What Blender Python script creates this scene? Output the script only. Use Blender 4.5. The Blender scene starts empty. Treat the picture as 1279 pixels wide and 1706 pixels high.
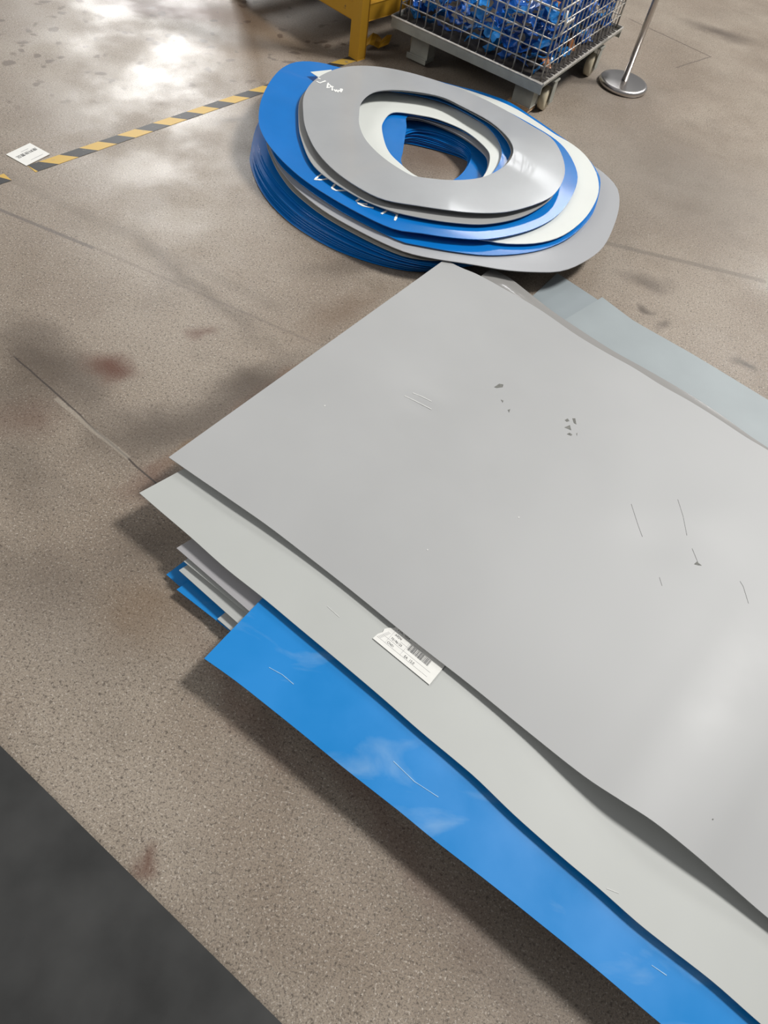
import bpy, bmesh, math, random
from mathutils import Vector, Matrix
from mathutils.bvhtree import BVHTree
random.seed(7)
S = bpy.context.scene
COL = S.collection

# ------------------------------------------------------------------ camera
F_PX, CX, CY, H = 1150.0, 639.5, 853.0, 1.7
_dn = Vector((457 - CX, 1618 - CY, F_PX)).normalized()          # world "down" seen by the lens
_up = -_dn
_fy = Vector((0, 0, 1)); _fy = (_fy - _fy.dot(_up) * _up).normalized()
_fx = _fy.cross(_up)
R3 = Matrix((_fx, _fy, _up))                                     # lens (x right, y down, z fwd) -> world
cam_d = bpy.data.cameras.new('camera')
cam_d.sensor_fit = 'HORIZONTAL'; cam_d.sensor_width = 36.0
cam_d.lens = 36.0 * F_PX / 1279.0
cam_d.clip_start = 0.02
cam = bpy.data.objects.new('camera', cam_d); COL.objects.link(cam)
_cr = R3 @ Vector((1, 0, 0)); _cu = R3 @ Vector((0, -1, 0)); _cb = R3 @ Vector((0, 0, -1))
M4 = Matrix((_cr, _cu, _cb)).transposed().to_4x4(); M4.translation = Vector((0, 0, H))
cam.matrix_world = M4
S.camera = cam

# ------------------------------------------------------------------ world, lights, exposure
S.view_settings.view_transform = 'Standard'; S.view_settings.look = 'None'
S.view_settings.gamma = 1.0; S.view_settings.exposure = -0.22
S.view_settings.use_curve_mapping = False
W = bpy.data.worlds.new('hall_daylight'); S.world = W; W.use_nodes = True
W.node_tree.nodes['Background'].inputs[0].default_value = (0.95, 0.97, 1.0, 1)
W.node_tree.nodes['Background'].inputs[1].default_value = 0.20

def area(name, loc, target, sx, sy, power, col=(1, 1, 1)):
    d = bpy.data.lights.new(name, 'AREA'); d.shape = 'RECTANGLE'; d.size = sx; d.size_y = sy
    d.energy = power; d.color = col
    o = bpy.data.objects.new(name, d); COL.objects.link(o)
    o.location = loc
    o.rotation_euler = (Vector(target) - Vector(loc)).to_track_quat('-Z', 'Y').to_euler()
    return o
area('roof_window', (5.4, 5.2, 8.4), (0.2, 1.9, 0), 1.9, 1.7, 1330, (1.0, 0.985, 0.955))
area('left_fill', (-8.0, -0.5, 5.5), (0.0, 1.5, 0), 4.0, 3.0, 260, (1.0, 0.985, 0.96))  # added fill from the left, brightens the lilac sheet end
area('far_window_west', (-8.5, 18.0, 7.5), (-1.5, 3.5, 0), 2.6, 2.6, 1100, (1.0, 0.99, 0.97))
area('far_window_mid', (0.9, 12.5, 6.6), (0.1, 2.7, 0), 1.5, 0.5, 45, (0.98, 0.99, 1.0))
area('far_window_east', (5.6, 10.6, 5.6), (1.2, 2.5, 0), 0.9, 1.2, 90, (0.98, 0.99, 1.0))

# ------------------------------------------------------------------ helpers
def un(u, v, z=0.0):
    d = R3 @ Vector((u - CX, v - CY, F_PX))
    t = (z - H) / d.z
    return Vector((d.x * t, d.y * t, z))
def ray(u, v):
    return Vector((0, 0, H)), (R3 @ Vector((u - CX, v - CY, F_PX))).normalized()
def smooth(a, b, x):
    t = max(0.0, min(1.0, (x - a) / (b - a))); return t * t * (3 - 2 * t)

def mat(name, col, rough=0.5, metal=0.0, spec=0.5, coat=0.0, noise=0.0, nscale=20.0, bump=0.0, bscale=60.0, rvar=0.0):
    m = bpy.data.materials.new(name); m.use_nodes = True
    nt = m.node_tree; b = nt.nodes['Principled BSDF']
    b.inputs['Roughness'].default_value = rough; b.inputs['Metallic'].default_value = metal
    b.inputs['Specular IOR Level'].default_value = spec
    b.inputs['Coat Weight'].default_value = coat; b.inputs['Coat Roughness'].default_value = 0.06
    b.inputs['Base Color'].default_value = (*col, 1)
    tc = nt.nodes.new('ShaderNodeTexCoord')
    if noise > 0 or rvar > 0:
        n = nt.nodes.new('ShaderNodeTexNoise'); n.inputs['Scale'].default_value = nscale
        n.inputs['Detail'].default_value = 6; nt.links.new(tc.outputs['Object'], n.inputs['Vector'])
        r = nt.nodes.new('ShaderNodeMapRange'); r.inputs[1].default_value = 0.3; r.inputs[2].default_value = 0.7
        r.inputs[3].default_value = 1 - noise; r.inputs[4].default_value = 1 + noise
        nt.links.new(n.outputs['Fac'], r.inputs[0])
        mx = nt.nodes.new('ShaderNodeVectorMath'); mx.operation = 'SCALE'
        mx.inputs[0].default_value = col; nt.links.new(r.outputs[0], mx.inputs['Scale'])
        nt.links.new(mx.outputs[0], b.inputs['Base Color'])
        if rvar > 0:
            r2 = nt.nodes.new('ShaderNodeMapRange'); r2.inputs[1].default_value = 0.3; r2.inputs[2].default_value = 0.7
            r2.inputs[3].default_value = max(0.02, rough - rvar); r2.inputs[4].default_value = rough + rvar
            nt.links.new(n.outputs['Fac'], r2.inputs[0]); nt.links.new(r2.outputs[0], b.inputs['Roughness'])
    if bump > 0:
        n2 = nt.nodes.new('ShaderNodeTexNoise'); n2.inputs['Scale'].default_value = bscale
        nt.links.new(tc.outputs['Object'], n2.inputs['Vector'])
        bp = nt.nodes.new('ShaderNodeBump'); bp.inputs['Strength'].default_value = bump; bp.inputs['Distance'].default_value = 0.004
        nt.links.new(n2.outputs['Fac'], bp.inputs['Height']); nt.links.new(bp.outputs[0], b.inputs['Normal'])
    return m

def mesh_obj(name, verts, faces, material, parent=None, smooth_shade=False, loc=None):
    me = bpy.data.meshes.new(name); me.from_pydata([tuple(v) for v in verts], [], faces); me.update()
    bm = bmesh.new(); bm.from_mesh(me); bmesh.ops.recalc_face_normals(bm, faces=bm.faces); bm.to_mesh(me); bm.free()
    return link(name, me, material, parent, smooth_shade, loc)
def link(name, me, material, parent=None, smooth_shade=False, loc=None):
    if material is not None:
        for m_ in (material if isinstance(material, (list, tuple)) else [material]): me.materials.append(m_)
    if smooth_shade: me.polygons.foreach_set('use_smooth', [True] * len(me.polygons))
    o = bpy.data.objects.new(name, me); COL.objects.link(o)
    if loc is not None: o.location = loc
    if parent is not None: o.parent = parent
    return o
def bm_obj(name, bm, material, parent=None, smooth_shade=False):
    bmesh.ops.recalc_face_normals(bm, faces=bm.faces)
    me = bpy.data.meshes.new(name); bm.to_mesh(me); bm.free()
    return link(name, me, material, parent, smooth_shade)
def tag(o, label=None, cat=None, group=None, kind=None):
    if label: o['label'] = label
    if cat: o['category'] = cat
    if group: o['group'] = group
    if kind: o['kind'] = kind
    return o
def empty(name, loc=(0, 0, 0), rz=0.0):
    o = bpy.data.objects.new(name, None); COL.objects.link(o); o.location = loc; o.rotation_euler = (0, 0, rz)
    o.empty_display_size = 0.1
    return o

def add_box(bm, c, s, ax=(1, 0, 0), ay=(0, 1, 0), az=(0, 0, 1), bevel=0.0):
    c = Vector(c); ax, ay, az = Vector(ax), Vector(ay), Vector(az)
    r = bmesh.ops.create_cube(bm, size=1.0)
    vs = r['verts']
    for v in vs:
        p = v.co.copy(); v.co = c + ax * p.x * s[0] + ay * p.y * s[1] + az * p.z * s[2]
    if bevel > 0:
        es = list({e for v in vs for e in v.link_edges})
        bmesh.ops.bevel(bm, geom=es, offset=bevel, segments=2, affect='EDGES', profile=0.6)
def add_tube(bm, pts, r, n=8, cap=True):
    pts = [Vector(p) for p in pts]; rings = []
    for i, p in enumerate(pts):
        d = (pts[min(i + 1, len(pts) - 1)] - pts[max(i - 1, 0)]).normalized()
        a = Vector((0, 0, 1)) if abs(d.z) < 0.9 else Vector((1, 0, 0))
        u = d.cross(a).normalized(); w = d.cross(u)
        rings.append([bm.verts.new(p + (u * math.cos(2 * math.pi * k / n) + w * math.sin(2 * math.pi * k / n)) * r) for k in range(n)])
    for a, b in zip(rings, rings[1:]):
        for k in range(n): bm.faces.new((a[k], a[(k + 1) % n], b[(k + 1) % n], b[k]))
    if cap: bm.faces.new(rings[0]); bm.faces.new(rings[-1][::-1])
def add_lathe(bm, prof, n=48, c=(0, 0, 0), ax=(1, 0, 0), ay=(0, 1, 0), az=(0, 0, 1)):
    c = Vector(c); ax, ay, az = Vector(ax), Vector(ay), Vector(az)
    rs = [[bm.verts.new(c + (ax * math.cos(2 * math.pi * k / n) + ay * math.sin(2 * math.pi * k / n)) * r + az * z) for k in range(n)] for r, z in prof]
    for a, b in zip(rs, rs[1:]):
        for k in range(n): bm.faces.new((a[k], a[(k + 1) % n], b[(k + 1) % n], b[k]))
    bm.faces.new(rs[0][::-1]); bm.faces.new(rs[-1])

def catmull(pts, n, closed=False):
    """n samples, even in arc length, of a smooth curve through pts"""
    P = [Vector(p) for p in pts]; m = len(P); dense = []
    segs = m if closed else m - 1
    for i in range(segs):
        if closed: a, b, c, d = P[i - 1], P[i], P[(i + 1) % m], P[(i + 2) % m]
        else: a, b, c, d = P[max(i - 1, 0)], P[i], P[i + 1], P[min(i + 2, m - 1)]
        for k in range(12):
            t = k / 12
            dense.append(0.5 * ((2 * b) + (c - a) * t + (2 * a - 5 * b + 4 * c - d) * t * t + (3 * b - a - 3 * c + d) * t ** 3))
    dense.append(P[0].copy() if closed else P[-1].copy())
    L = [0.0]
    for a, b in zip(dense, dense[1:]): L.append(L[-1] + (b - a).length)
    out = []; j = 0; cnt = n if closed else n - 1
    for k in range(n):
        s = L[-1] * k / cnt
        while j < len(L) - 2 and L[j + 1] < s: j += 1
        t = (s - L[j]) / max(1e-9, L[j + 1] - L[j]); out.append(dense[j].lerp(dense[j + 1], min(1, t)))
    return out

BVH = {}
def solid_grid(name, rows, material, thick, closed=False, keep=False, parent=None):
    """rows: list of rows of top-surface points; gives a plate of even thickness"""
    nr, nc = len(rows), len(rows[0])
    V = [p for r in rows for p in r]; Fc = []
    cc = nc if closed else nc - 1
    for i in range(nr - 1):
        for j in range(cc):
            Fc.append((i * nc + j, i * nc + (j + 1) % nc, (i + 1) * nc + (j + 1) % nc, (i + 1) * nc + j))
    if keep: top = BVHTree.FromPolygons(V, Fc)
    N = len(V)
    V2 = V + [Vector((p.x, p.y, p.z - thick)) for p in V]
    F2 = list(Fc) + [tuple(N + k for k in reversed(f)) for f in Fc]
    def side(idx, closed_):
        for a, b in zip(idx, idx[1:] + (idx[:1] if closed_ else [])): F2.append((a, b, N + b, N + a))
    if closed:
        side(list(range(nc)), True); side([(nr - 1) * nc + j for j in range(nc)][::-1], True)
    else:
        rim = list(range(nc)) + [i * nc + nc - 1 for i in range(1, nr)] + [(nr - 1) * nc + j for j in range(nc - 2, -1, -1)] + [i * nc for i in range(nr - 2, 0, -1)]
        side(rim, True)
    o = mesh_obj(name, V2, F2, material, parent, True)
    me = o.data
    for e in me.edges: pass
    bm = bmesh.new(); bm.from_mesh(me)
    for e in bm.edges:
        if len(e.link_faces) == 2 and e.calc_face_angle() > 0.9: e.smooth = False
    bm.to_mesh(me); bm.free()
    if keep: BVH[o.name] = top
    return o
def on(o, u, v, lift=0.0005):
    org, d = ray(u, v); h = BVH[o.name].ray_cast(org, d)
    if h[0] is None: return un(u, v, 0.1)
    n = h[1] if h[1].z > 0 else -h[1]
    return h[0] + n * lift

# ------------------------------------------------------------------ materials
M = {}
M['grey'] = mat('grey_sheet_gelcoat', (0.40, 0.402, 0.40), 0.5, noise=0.03, nscale=3.0, rvar=0.04, spec=0.4)
M['grey_pale'] = mat('pale_grey_sheet_gelcoat', (0.46, 0.47, 0.45), 0.48, noise=0.03, nscale=4.0, spec=0.4)
M['grey_lilac'] = mat('lilac_grey_gelcoat', (0.40, 0.39, 0.40), 0.35, noise=0.03, nscale=5)
M['grey_blue'] = mat('blue_grey_gelcoat', (0.27, 0.305, 0.32), 0.42, noise=0.04, nscale=5)
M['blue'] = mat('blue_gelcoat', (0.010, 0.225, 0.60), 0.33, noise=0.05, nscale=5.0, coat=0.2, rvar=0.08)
M['ring_grey'] = mat('glossy_grey_ring_gelcoat', (0.39, 0.40, 0.41), 0.24, noise=0.03, nscale=6, coat=0.3, bump=0.10, bscale=9)
M['ring_blue'] = mat('glossy_blue_ring_gelcoat', (0.004, 0.175, 0.56), 0.22, noise=0.05, nscale=6, coat=0.3, bump=0.10, bscale=9)
M['ring_white'] = mat('white_ring_gelcoat', (0.72, 0.74, 0.70), 0.3, noise=0.02, nscale=6)
M['ring_beige'] = mat('beige_grey_ring', (0.40, 0.39, 0.36), 0.35, noise=0.05, nscale=6)
M['dark'] = mat('charcoal_sheet', (0.035, 0.035, 0.034), 0.5, noise=0.25, nscale=6, rvar=0.08)
M['chalk'] = mat('white_chalk', (0.85, 0.85, 0.82), 0.9)
M['paper'] = mat('white_paper', (0.80, 0.79, 0.75), 0.7, noise=0.02, nscale=60)
M['ink'] = mat('dark_ink', (0.06, 0.06, 0.065), 0.7)
M['ink_pale'] = mat('pale_ink', (0.32, 0.32, 0.33), 0.7)
M['scuff'] = mat('dark_scuff', (0.16, 0.16, 0.145), 0.7, noise=0.3, nscale=200)
M['scuff_mid'] = mat('grey_scratch', (0.27, 0.27, 0.26), 0.6)
M['scuff_pale'] = mat('pale_scratch', (0.62, 0.62, 0.60), 0.5)
M['scratch_blue'] = mat('pale_scratch_on_blue', (0.30, 0.52, 0.75), 0.5)
M['chrome'] = mat('brushed_chrome', (0.60, 0.57, 0.55), 0.3, metal=1.0)
M['wire'] = mat('galvanised_wire', (0.58, 0.55, 0.50), 0.4, metal=0.45, noise=0.2, nscale=40)
M['steel'] = mat('painted_grey_steel', (0.33, 0.33, 0.29), 0.5, metal=0.1, noise=0.15, nscale=15)
M['dark_steel'] = mat('dark_rusty_steel', (0.05, 0.042, 0.035), 0.6, noise=.3, nscale=20)
M['wheel'] = mat('cream_nylon_wheel', (0.62, 0.55, 0.40), 0.45, noise=0.08, nscale=30)
M['rust'] = mat('rusty_foot', (0.40, 0.26, 0.15), 0.7, noise=0.3, nscale=60)
M['scrap_blue'] = mat('blue_scrap_plastic', (0.007, 0.095, 0.40), 0.28, noise=0.3, nscale=12, coat=0.3)
M['scrap_light'] = mat('light_blue_scrap_plastic', (0.02, 0.22, 0.58), 0.28, noise=0.2, nscale=12, coat=0.3)
M['scrap_white'] = mat('white_scrap_plastic', (0.62, 0.62, 0.58), 0.35, noise=0.08, nscale=12)
M['scrap_orange'] = mat('orange_scrap_plastic', (0.55, 0.22, 0.08), 0.4, noise=0.1, nscale=12)

def worn_paint(name, col, under, amount, scale):
    m = bpy.data.materials.new(name); m.use_nodes = True; nt = m.node_tree; b = nt.nodes['Principled BSDF']
    tc = nt.nodes.new('ShaderNodeTexCoord'); n = nt.nodes.new('ShaderNodeTexNoise')
    n.inputs['Scale'].default_value = scale; n.inputs['Detail'].default_value = 8; n.inputs['Roughness'].default_value = 0.65
    nt.links.new(tc.outputs['Object'], n.inputs['Vector'])
    r = nt.nodes.new('ShaderNodeMapRange'); r.inputs[1].default_value = amount; r.inputs[2].default_value = amount + 0.05
    nt.links.new(n.outputs['Fac'], r.inputs[0])
    mx = nt.nodes.new('ShaderNodeMix'); mx.data_type = 'RGBA'
    mx.inputs[6].default_value = (*col, 1); mx.inputs[7].default_value = (*under, 1)
    nt.links.new(r.outputs[0], mx.inputs[0]); nt.links.new(mx.outputs[2], b.inputs['Base Color'])
    b.inputs['Roughness'].default_value = 0.5
    return m
M['yellow'] = worn_paint('chipped_yellow_paint', (0.52, 0.275, 0.018), (0.10, 0.07, 0.05), 0.66, 22)
M['tape_y'] = worn_paint('worn_yellow_tape', (0.58, 0.37, 0.07), (0.28, 0.22, 0.15), 0.62, 25)
M['tape_k'] = worn_paint('worn_black_tape', (0.035, 0.036, 0.038), (0.16, 0.14, 0.12), 0.60, 25)

def sheen_haze_blue(m):  # cloudy reflections and dust painted into the blue as paler noise
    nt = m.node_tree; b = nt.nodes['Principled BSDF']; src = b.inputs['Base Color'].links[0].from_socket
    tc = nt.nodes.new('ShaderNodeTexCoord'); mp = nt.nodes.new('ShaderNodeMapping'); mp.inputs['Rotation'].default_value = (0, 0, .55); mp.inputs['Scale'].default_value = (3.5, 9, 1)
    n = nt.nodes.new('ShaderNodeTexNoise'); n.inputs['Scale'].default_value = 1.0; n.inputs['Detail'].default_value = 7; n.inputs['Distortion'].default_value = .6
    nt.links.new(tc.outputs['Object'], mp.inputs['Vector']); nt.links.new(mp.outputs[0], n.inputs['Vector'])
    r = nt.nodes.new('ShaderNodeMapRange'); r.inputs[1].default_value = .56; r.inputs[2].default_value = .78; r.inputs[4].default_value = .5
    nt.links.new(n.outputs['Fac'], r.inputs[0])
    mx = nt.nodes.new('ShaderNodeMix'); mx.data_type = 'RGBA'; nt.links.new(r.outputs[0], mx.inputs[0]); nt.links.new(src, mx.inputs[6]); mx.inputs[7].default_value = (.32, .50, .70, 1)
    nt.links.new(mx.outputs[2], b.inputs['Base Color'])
sheen_haze_blue(M['blue'])

# ------------------------------------------------------------------ floor
def floor_material():
    m = bpy.data.materials.new('stained_polished_concrete'); m.use_nodes = True
    nt = m.node_tree; L = nt.links; b = nt.nodes['Principled BSDF']
    def N(t, **k):
        n = nt.nodes.new(t)
        for a, v in k.items(): setattr(n, a, v)
        return n
    def val(x, sock):
        if isinstance(x, (int, float)): sock.default_value = x
        else: L.new(x, sock)
    def math_(op, a, b_=None, clamp=False):
        n = N('ShaderNodeMath', operation=op, use_clamp=clamp); val(a, n.inputs[0])
        if b_ is not None: val(b_, n.inputs[1])
        return n.outputs[0]
    def rng(x, a, c, lo=0.0, hi=1.0):
        n = N('ShaderNodeMapRange', interpolation_type='SMOOTHSTEP'); val(x, n.inputs[0])
        for i, q in zip((1, 2, 3, 4), (a, c, lo, hi)): n.inputs[i].default_value = q
        return n.outputs[0]
    tc = N('ShaderNodeTexCoord').outputs['Object']
    def noise(scale, detail=4, rough=0.55, vec=tc):
        n = N('ShaderNodeTexNoise'); n.inputs['Scale'].default_value = scale; n.inputs['Detail'].default_value = detail
        n.inputs['Roughness'].default_value = rough; L.new(vec, n.inputs['Vector']); return n.outputs['Fac']
    def mix(fac, a, c, mode='MIX'):
        n = N('ShaderNodeMix', data_type='RGBA', blend_type=mode); val(fac, n.inputs[0])
        for x, i in ((a, 6), (c, 7)):
            if isinstance(x, tuple): n.inputs[i].default_value = (*x, 1)
            else: L.new(x, n.inputs[i])
        return n.outputs[2]
    # warped coordinates for ragged stain borders
    nz = N('ShaderNodeTexNoise'); nz.inputs['Scale'].default_value = 7.0; nz.inputs['Detail'].default_value = 5; L.new(tc, nz.inputs['Vector'])
    sub = N('ShaderNodeVectorMath', operation='SUBTRACT'); L.new(nz.outputs['Color'], sub.inputs[0]); sub.inputs[1].default_value = (0.5, 0.5, 0.5)
    sc = N('ShaderNodeVectorMath', operation='SCALE'); L.new(sub.outputs[0], sc.inputs[0]); sc.inputs['Scale'].default_value = 0.16
    wv = N('ShaderNodeVectorMath', operation='ADD'); L.new(tc, wv.inputs[0]); L.new(sc.outputs[0], wv.inputs[1]); wv = wv.outputs[0]
    def blob(p, rx, ry, ang, soft=0.0, vec=wv):
        mp = N('ShaderNodeMapping', vector_type='TEXTURE'); L.new(vec, mp.inputs['Vector'])
        mp.inputs['Location'].default_value = (p.x, p.y, 0); mp.inputs['Rotation'].default_value = (0, 0, ang); mp.inputs['Scale'].default_value = (rx, ry, 1)
        ln = N('ShaderNodeVectorMath', operation='LENGTH'); L.new(mp.outputs[0], ln.inputs[0])
        return rng(ln.outputs['Value'], soft, 1.0, 1.0, 0.0)
    base = mix(rng(noise(1.6, 5), 0.35, 0.65), (0.270, 0.217, 0.168), (0.345, 0.290, 0.232))
    base = mix(math_('MULTIPLY', rng(noise(4.5, 6, 0.65), 0.5, 0.72), 0.35), base, (0.19, 0.155, 0.12))
    # fine aggregate: dark pits and pale grains
    pit = rng(noise(120, 4, 0.7), 0.54, 0.64); base = mix(math_('MULTIPLY', pit, 0.8), base, (0.075, 0.060, 0.047))
    pit2 = rng(noise(260, 3, 0.65), 0.50, 0.60); base = mix(math_('MULTIPLY', pit2, 0.62), base, (0.12, 0.10, 0.085))
    grain = rng(noise(170, 3, 0.6), 0.58, 0.65); base = mix(math_('MULTIPLY', grain, 0.65), base, (0.56, 0.50, 0.43))
    fleck = N('ShaderNodeTexVoronoi'); fleck.inputs['Scale'].default_value = 55; L.new(tc, fleck.inputs['Vector'])
    fl = rng(fleck.outputs['Distance'], 0.05, 0.10, 1.0, 0.0); base = mix(math_('MULTIPLY', fl, 0.35), base, (0.62, 0.58, 0.52))
    # stains (oil, rust, dirt), darker patches and painted shade, each placed on its own
    def stain_shade(base, px, rx, ry, ang, col, k, soft=0.0):
        f = blob(un(*px), rx * 1.35, ry * 1.35, ang, soft); return mix(math_('MULTIPLY', f, k), base, col)
    dk, rd, br = (0.075, 0.057, 0.044), (0.11, 0.045, 0.028), (0.17, 0.105, 0.055)
    for px, rx, ry, a, col, k in [
        ((180, 615), .09, .08, 0, rd, .9), ((30, 780), .25, .12, -.5, dk, .4), ((330, 12), .55, .16, .5, (0.08, 0.045, 0.028), .8), ((410, 75), .45, .22, .5, br, .6), ((470, 120), .3, .1, .7, br, .4), ((420, 655), .34, .10, 1.05, dk, .5), ((330, 700), .30, .12, .9, dk, .45), ((570, 520), .30, .08, 1.0, (0.14, 0.09, 0.055), .5), ((100, 1010), .3, .16, .3, dk, .25), ((250, 1020), .14, .12, 0, br, .4), ((10, 660), .2, .12, -.4, dk, .5), ((480, 640), .30, .05, 1.05, rd, .5), ((120, 640), .35, .10, -.65, dk, .45), ((640, 1350), .5, .06, -.7, rd, .4), ((245, 720), .22, .10, .6, dk, .6), ((410, 640), .16, .10, .4, dk, .65),
        ((330, 560), .05, .03, .3, rd, .6), ((60, 600), .26, .12, -.5, dk, .65), ((40, 700), .12, .09, 0, rd, .35),
        ((420, 690), .22, .035, 1.05, br, .7), ((330, 745), .16, .04, 1.05, br, .7), ((250, 800), .12, .06, 1, rd, .5),
        ((560, 580), .26, .04, 1.05, br, .6), ((690, 450), .20, .05, .3, dk, .6), ((330, 480), .5, .05, -.55, dk, .4), ((250, 910), .16, .10, .3, dk, .45), ((70, 960), .2, .12, 0, dk, .3),
        ((200, 1100), .25, .12, .2, dk, .18), ((420, 1180), .3, .05, -.65, rd, .35), ((235, 1440), .035, .03, 0, rd, .7), ((900, 1600), .4, .16, -.6, dk, .4),
        ((370, 1650), .3, .2, 0, dk, .15), ((300, 20), .5, .12, .2, rd, .7), ((430, 40), .3, .22, .3, br, .5),
        ((390, 200), .10, .035, .7, dk, .7), ((1200, 55), .26, .10, -.2, dk, .75), ((1060, 700), .1, .1, 0, dk, .3),
        ((970, 130), .5, .3, 0, (0.16, 0.14, 0.125), .45), ((1130, 300), .7, .6, 0, (0.20, 0.175, 0.15), .5), ((1080, 470), .12, .05, 0, dk, .6),  # first patch: shade between cage and post painted into the floor
        ((1240, 610), .05, .03, 0, dk, .8), ((1075, 510), .035, .025, 0, dk, .8), ((1100, 540), .05, .03, .8, dk, .6),
        ((720, 262), .25, .2, 0, (0.15, 0.10, 0.07), .7), ((600, 440), .3, .07, .5, dk, .4), ((540, 30), .45, .25, 0, dk, .35)]:  # floor in the ring hole darker; last patch paints shade under the rack
        base = stain_shade(base, px, rx, ry, a, col, k)
    # dried drips left of the tape
    v2 = N('ShaderNodeTexVoronoi'); v2.inputs['Scale'].default_value = 11.0; L.new(wv, v2.inputs['Vector'])
    drip = rng(v2.outputs['Distance'], 0.16, 0.30, 1.0, 0.0)
    zone = blob(un(230, 60), 1.9, 0.75, 0.65, 0.6)
    base = mix(math_('MULTIPLY', math_('MULTIPLY', drip, zone), 0.7), base, (0.085, 0.055, 0.038))
    # slab joints, skid marks and a crack
    def line(base, a, c, w, col, k, ragged=False):
        A, B = un(*a), un(*c); mid = (A + B) / 2; d = B - A
        mp = N('ShaderNodeMapping', vector_type='TEXTURE'); L.new(wv2 if ragged else tc, mp.inputs['Vector'])
        mp.inputs['Location'].default_value = (mid.x, mid.y, 0); mp.inputs['Rotation'].default_value = (0, 0, math.atan2(d.y, d.x))
        sp = N('ShaderNodeSeparateXYZ'); L.new(mp.outputs[0], sp.inputs[0])
        fy = rng(math_('ABSOLUTE', sp.outputs['Y']), w * 0.4, w, 1, 0); fx = rng(math_('ABSOLUTE', sp.outputs['X']), d.length * .47, d.length * .5, 1, 0)
        return mix(math_('MULTIPLY', math_('MULTIPLY', fx, fy), k), base, col)
    sc2 = N('ShaderNodeVectorMath', operation='SCALE'); L.new(sub.outputs[0], sc2.inputs[0]); sc2.inputs['Scale'].default_value = 0.014
    w2 = N('ShaderNodeVectorMath', operation='ADD'); L.new(tc, w2.inputs[0]); L.new(sc2.outputs[0], w2.inputs[1]); wv2 = w2.outputs[0]
    base = line(base, (20, 590), (330, 870), .004, (0.05, 0.04, 0.035), .85, True)
    base = line(base, (90, 662), (215, 765), .010, (0.46, 0.41, 0.34), .35, True)
    base = line(base, (-60, 325), (160, 415), .011, (0.13, 0.11, 0.10), .7)
    base = line(base, (150, 410), (520, 570), .008, (0.16, 0.13, 0.11), .4, True)
    base = line(base, (0, 290), (480, 520), .035, (0.18, 0.15, 0.12), .25)
    base = line(base, (1045, 30), (1185, 95), .007, (0.09, 0.07, 0.06), .7, True)
    base = line(base, (1125, 113), (1185, 94), .006, (0.10, 0.08, 0.07), .6, True)
    base = line(base, (990, 400), (1279, 470), .02, (0.14, 0.12, 0.10), .5, True)
    L.new(base, b.inputs['Base Color'])
    L.new(rng(noise(3.0, 5), 0.3, 0.7, 0.30, 0.52), b.inputs['Roughness'])
    b.inputs['Specular IOR Level'].default_value = 0.45
    bp = N('ShaderNodeBump'); bp.inputs['Strength'].default_value = 0.25; bp.inputs['Distance'].default_value = 0.002
    L.new(noise(200, 3, 0.6), bp.inputs['Height']); L.new(bp.outputs[0], b.inputs['Normal'])
    return m
fl = mesh_obj('floor', [(-9, -4, 0), (9, -4, 0), (9, 14, 0), (-9, 14, 0)], [(0, 1, 2, 3)], floor_material())
tag(fl, 'stained speckled concrete workshop floor', 'floor', kind='structure')

# ------------------------------------------------------------------ large sheets
def px_curve(pts, extra=()):
    return [un(u, v, z) for u, v, z in pts] + [Vector(e) for e in extra]
def sheet(name, e0, e1, material, label, nu=60, nv=28, zf=None, thick=0.0025, keep=False, group=None, corner=None):
    a = catmull(e0, nu); b = catmull(e1, nu)
    rows = []
    for j in range(nv):
        t = j / (nv - 1); row = []
        for i in range(nu):
            p = a[i].lerp(b[i], t)
            if zf: p.z += zf(p.x, p.y, i / (nu - 1), t)
            row.append(p)
        rows.append(row)
    o = solid_grid(name, rows, material, thick, keep=keep)
    return tag(o, label, 'sheet', group)
LONG = Vector((0.896, -0.444, 0)).normalized(); SHORT = Vector((0.444, 0.896, 0)).normalized()
def far(p, q, length, z):
    """a point 'length' from p along the line p-q, at height z"""
    d = (q - p); d.z = 0; l0 = d.length; d.normalize(); r = []; n = max(2, int((length - l0) / .12))
    for k in range(1, n + 1):
        w = p + d * (l0 + (length - l0) * k / n); w.z = q.z + (z - q.z) * k / n; r.append(w)
    return r

# uppermost grey sheet, warped
A0 = px_curve([(281, 762, .122), (334, 799, .119), (390, 837.5, .116), (446, 876.5, .112), (502, 919, .109), (560, 964, .1075), (605, 1000, .107), (690, 1069, .107),
               (780, 1139, .108), (880, 1220, .116), (970, 1291, .132), (1035, 1334, .147), (1089, 1369, .152), (1153, 1420, .147), (1211, 1470, .137), (1279, 1529, .130)])
A0.extend(far(A0[0], A0[-1], 2.42, .13))
A1 = px_curve([(741, 432, .082), (766, 445, .082), (797, 458, .083), (843, 483, .085), (900, 516, .089), (961, 560, .096), (1008, 589, .101), (1055, 614, .106), (1101, 642, .11),
               (1148, 668, .112), (1195, 697, .113), (1242, 728, .114), (1279, 750, .115)])
A1.extend(far(A1[4], A1[-1], 2.2, .12))
def gz(px, z, rx, ry, ang, amp):
    p = un(px[0], px[1], z); ca, sa = math.cos(ang), math.sin(ang)
    def f(x, y):
        dx, dy = x - p.x, y - p.y; u = (dx * ca + dy * sa) / rx; w = (-dx * sa + dy * ca) / ry
        return amp * math.exp(-u * u - w * w)
    return f
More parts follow.
